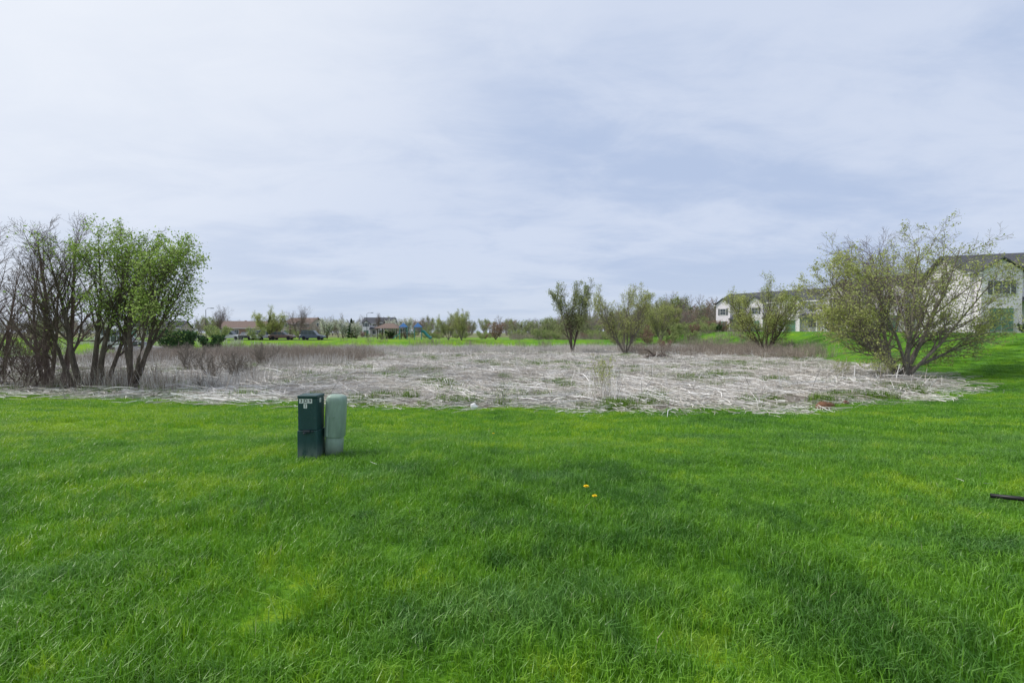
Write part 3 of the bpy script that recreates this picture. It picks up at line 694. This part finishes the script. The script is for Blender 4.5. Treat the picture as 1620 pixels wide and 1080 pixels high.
def text(s,loc,size,rot,par):
    c=bpy.data.curves.new('lettering_'+s,'FONT'); c.body=s; c.size=size; c.align_x='CENTER'; c.align_y='CENTER'; c.extrude=.0003; c.offset=.0012
    o=bpy.data.objects.new('lettering',c); scene.collection.objects.link(o); o.location=loc; o.rotation_euler=rot; c.materials.append(INK); o.parent=par
for k,ch in enumerate('3D9'): text(ch,(-.074+k*.056,-.1162,.770),.058,(R(90),0,0),root)
text('1',(-.023,-.1158,.7075),.054,(R(90),0,0),root); text('1',(.1233,-.009,.7715),.048,(R(90),0,R(90)),root)
def loft(secs,n=28):
    b=MB(); vs=[]
    for (z,a,c,ox) in secs:
        for k in range(n):
            t=2*math.pi*k/n; ct,st=math.cos(t),math.sin(t); e=.62
            vs.append((ox+a*math.copysign(abs(ct)**e,ct), c*math.copysign(abs(st)**e,st), z))
    fs=[(i*n+k,i*n+(k+1)%n,(i+1)*n+(k+1)%n,(i+1)*n+k) for i in range(len(secs)-1) for k in range(n)]
    fs.append(tuple(range(n))[::-1]); fs.append(tuple((len(secs)-1)*n+k for k in range(n))); b.add(vs,fs); return b
px,py=-2.318,6.26
root=empty('cable_pedestal',(px,py,h1(px,py)-.02),R(3)); root.rotation_euler=(R(1),R(3.5),R(3))
loft([(0,.108,.100,0),(.30,.107,.100,0),(.305,.104,.097,0)]).obj('base_housing',[PL],root,smooth=True)
loft([(.29,.120,.112,0),(.295,.124,.114,0),(.60,.125,.114,0),(.74,.124,.113,0),(.79,.118,.107,0),(.815,.103,.094,0),(.828,.07,.06,0),(.832,.02,.02,0)]).obj('dome_cover',[PL],root,smooth=True)
b=MB(); b.tube([Vector((0,-.125,.56)),Vector((0,-.112,.56))],[.014,.014],12,cap=True); b.box(-.075,-.05,-.1215,-.108,.30,.56); b.obj('lock',[PL],root,bevel=.002)

# ------------------------------------------------------------------ small things on the lawn
YEL=simple_mat('dandelion_petal_mat',(.85,.62,.01),.7,.1,80)
def dandelion(x,y,hh,s):
    root=empty('dandelion',(x,y,h1(x,y))); b=MB(); b.tube([Vector((0,0,0)),Vector((.004,0,hh*.6)),Vector((0,-.004,hh))],[.003,.0025,.0025],6); b.obj('stem',[BLADE],root)
    r=random.Random(int(x*99)); b=MB()
    for ring,(n,L,el) in enumerate([(22,.022,.15),(18,.019,.5),(12,.014,.95)]):
        for k in range(n):
            a=6.28*k/n+r.uniform(-.1,.1); d=Vector((math.cos(a)*math.cos(el),math.sin(a)*math.cos(el),math.sin(el)))*L*s; w=Vector((-math.sin(a),math.cos(a),0))*.003*s
            o=Vector((0,0,hh)); vs=[tuple(o-w*.5),tuple(o+w*.5),tuple(o+d+w),tuple(o+d-w)]; b.add(vs,[(0,1,2,3)])
    b.obj('flower_head',[YEL],root)
dandelion(.725,4.70,.13,1.3); dandelion(.765,4.45,.11,1.15); dandelion(-.33,8.6,.12,1.0)
BLK=simple_mat('black_plastic_mat',(.012,.012,.014),.4)
b=MB(); b.tube([Vector((0,0,.05)),Vector((.3,-.16,.055)),Vector((.75,-.42,.05)),Vector((1.3,-.75,.03))],[.021]*4,10,cap=True)
b.obj('black_drain_pipe',[BLK],loc=(4.60,4.62,h1(4.7,4.6)+.03),smooth=True)
dm=simple_mat('dirt_clod_mat',(.17,.085,.05),.95,.35,9,bump=.8)
for (x,y,s_) in [(10.7,16.6,1.25),(11.2,17.0,.8),(12.1,17.5,.6)]:
    b=loft([(0,.16*s_,.12*s_,0),(.07*s_,.19*s_,.14*s_,.01),(.15*s_,.15*s_,.11*s_,.02),(.22*s_,.07*s_,.06*s_,.0)],12); b.obj('dirt_mound',[dm],loc=(x,y,h1(x,y)),smooth=True)
b=loft([(0,.09,.07,0),(.06,.13,.09,.02),(.13,.09,.07,-.02),(.18,.03,.03,.02)],9); b.obj('plastic_bag_litter',[TRIM],loc=(-1.27,16.0,h1(-1.27,16.0)+.05))
tw=[straw_patch('lawn_twig_%d'%i,400+i,.4,2,.08,.3,.004,STRAW,0) for i in range(3)]
P=lawn_points(5,16,1.9,lambda P,s:(s>.5)&(rg.random(len(P))<.15)); n=len(P)
scatter('lawn_twigs',tw,np.column_stack([P,H(P[:,0],P[:,1])+.06]),rg.uniform(0,6.28,n),rg.uniform(.4,.8,n),rg.integers(0,3,n))

# ------------------------------------------------------------------ sky + sun
SUN_EL=R(50); SUN_AZ=R(-82)
sd=Vector((math.sin(SUN_AZ)*math.cos(SUN_EL),math.cos(SUN_AZ)*math.cos(SUN_EL),math.sin(SUN_EL)))
w=bpy.data.worlds.new('World'); scene.world=w; w.use_nodes=True; nt=w.node_tree
for n_ in list(nt.nodes): nt.nodes.remove(n_)
g=N(nt); out=g.add('ShaderNodeOutputWorld'); bg=g.add('ShaderNodeBackground'); bg.inputs['Strength'].default_value=.1
sky=g.add('ShaderNodeTexSky'); sky.sky_type='NISHITA'; sky.sun_disc=False; sky.sun_elevation=SUN_EL; sky.sun_rotation=SUN_AZ
d=g.add('ShaderNodeTexCoord').outputs['Generated']
sp=g.add('ShaderNodeSeparateXYZ'); g.link(d,sp.inputs[0])
zz=g.math('ADD',g.math('MAXIMUM',sp.outputs[2],0),.18)
cm=g.add('ShaderNodeCombineXYZ'); g.link(g.math('DIVIDE',sp.outputs[0],zz),cm.inputs[0]); g.link(g.math('DIVIDE',sp.outputs[1],zz),cm.inputs[1])
uv=cm.outputs[0]
n1=g.noise(g.scalevec(uv,(.55,.9,1),(2.3,.9,0),(0,0,.2)),.9,5,.5,.3)
n2=g.noise(g.scalevec(uv,(.9,1.3,1),(5,2,0),(0,0,-.3)),2.6,9,.62,.4)
n3=g.noise(g.scalevec(uv,(.6,1.6,1),(1,7,0),(0,0,.1)),1.5,6,.55,.5)
k=g.math('ADD',g.math('MULTIPLY',n1,.50),g.math('ADD',g.math('MULTIPLY',n2,.28),g.math('MULTIPLY',n3,.22)))
sdot=g.vmath('DOT_PRODUCT',d,tuple(sd))
gl=g.maprange(sdot,.30,.92)
base=g.mix(g.maprange(k,.40,.58),(4.9,5.9,8.0),(6.6,7.35,8.95))
hz=g.maprange(sp.outputs[2],0,.20,1,0)
base=g.mix(g.math('MULTIPLY',hz,.5),base,(6.2,7.0,8.3))
base=g.mix(g.math('MULTIPLY',gl,.88),base,(9.5,9.8,10.3))
col=g.mix(.94,sky.outputs[0],base)
g.link(col,bg.inputs[0]); g.link(bg.outputs[0],out.inputs[0])
sl=bpy.data.lights.new('sun','SUN'); sl.energy=2.9; sl.angle=R(9); sl.color=(1,.96,.89)
so=bpy.data.objects.new('sun',sl); scene.collection.objects.link(so); so.rotation_euler=(-sd).to_track_quat('-Z','Y').to_euler(); so.location=(0,0,30)

cam=bpy.data.cameras.new('camera'); co=bpy.data.objects.new('camera',cam); scene.collection.objects.link(co)
co.location=(0,0,1.6); co.rotation_euler=(R(90-1.05),0,0); cam.lens=17; cam.sensor_width=36; cam.clip_start=.05; cam.clip_end=6000
scene.camera=co
scene.view_settings.view_transform='Standard'; scene.view_settings.look='None'; scene.view_settings.exposure=0
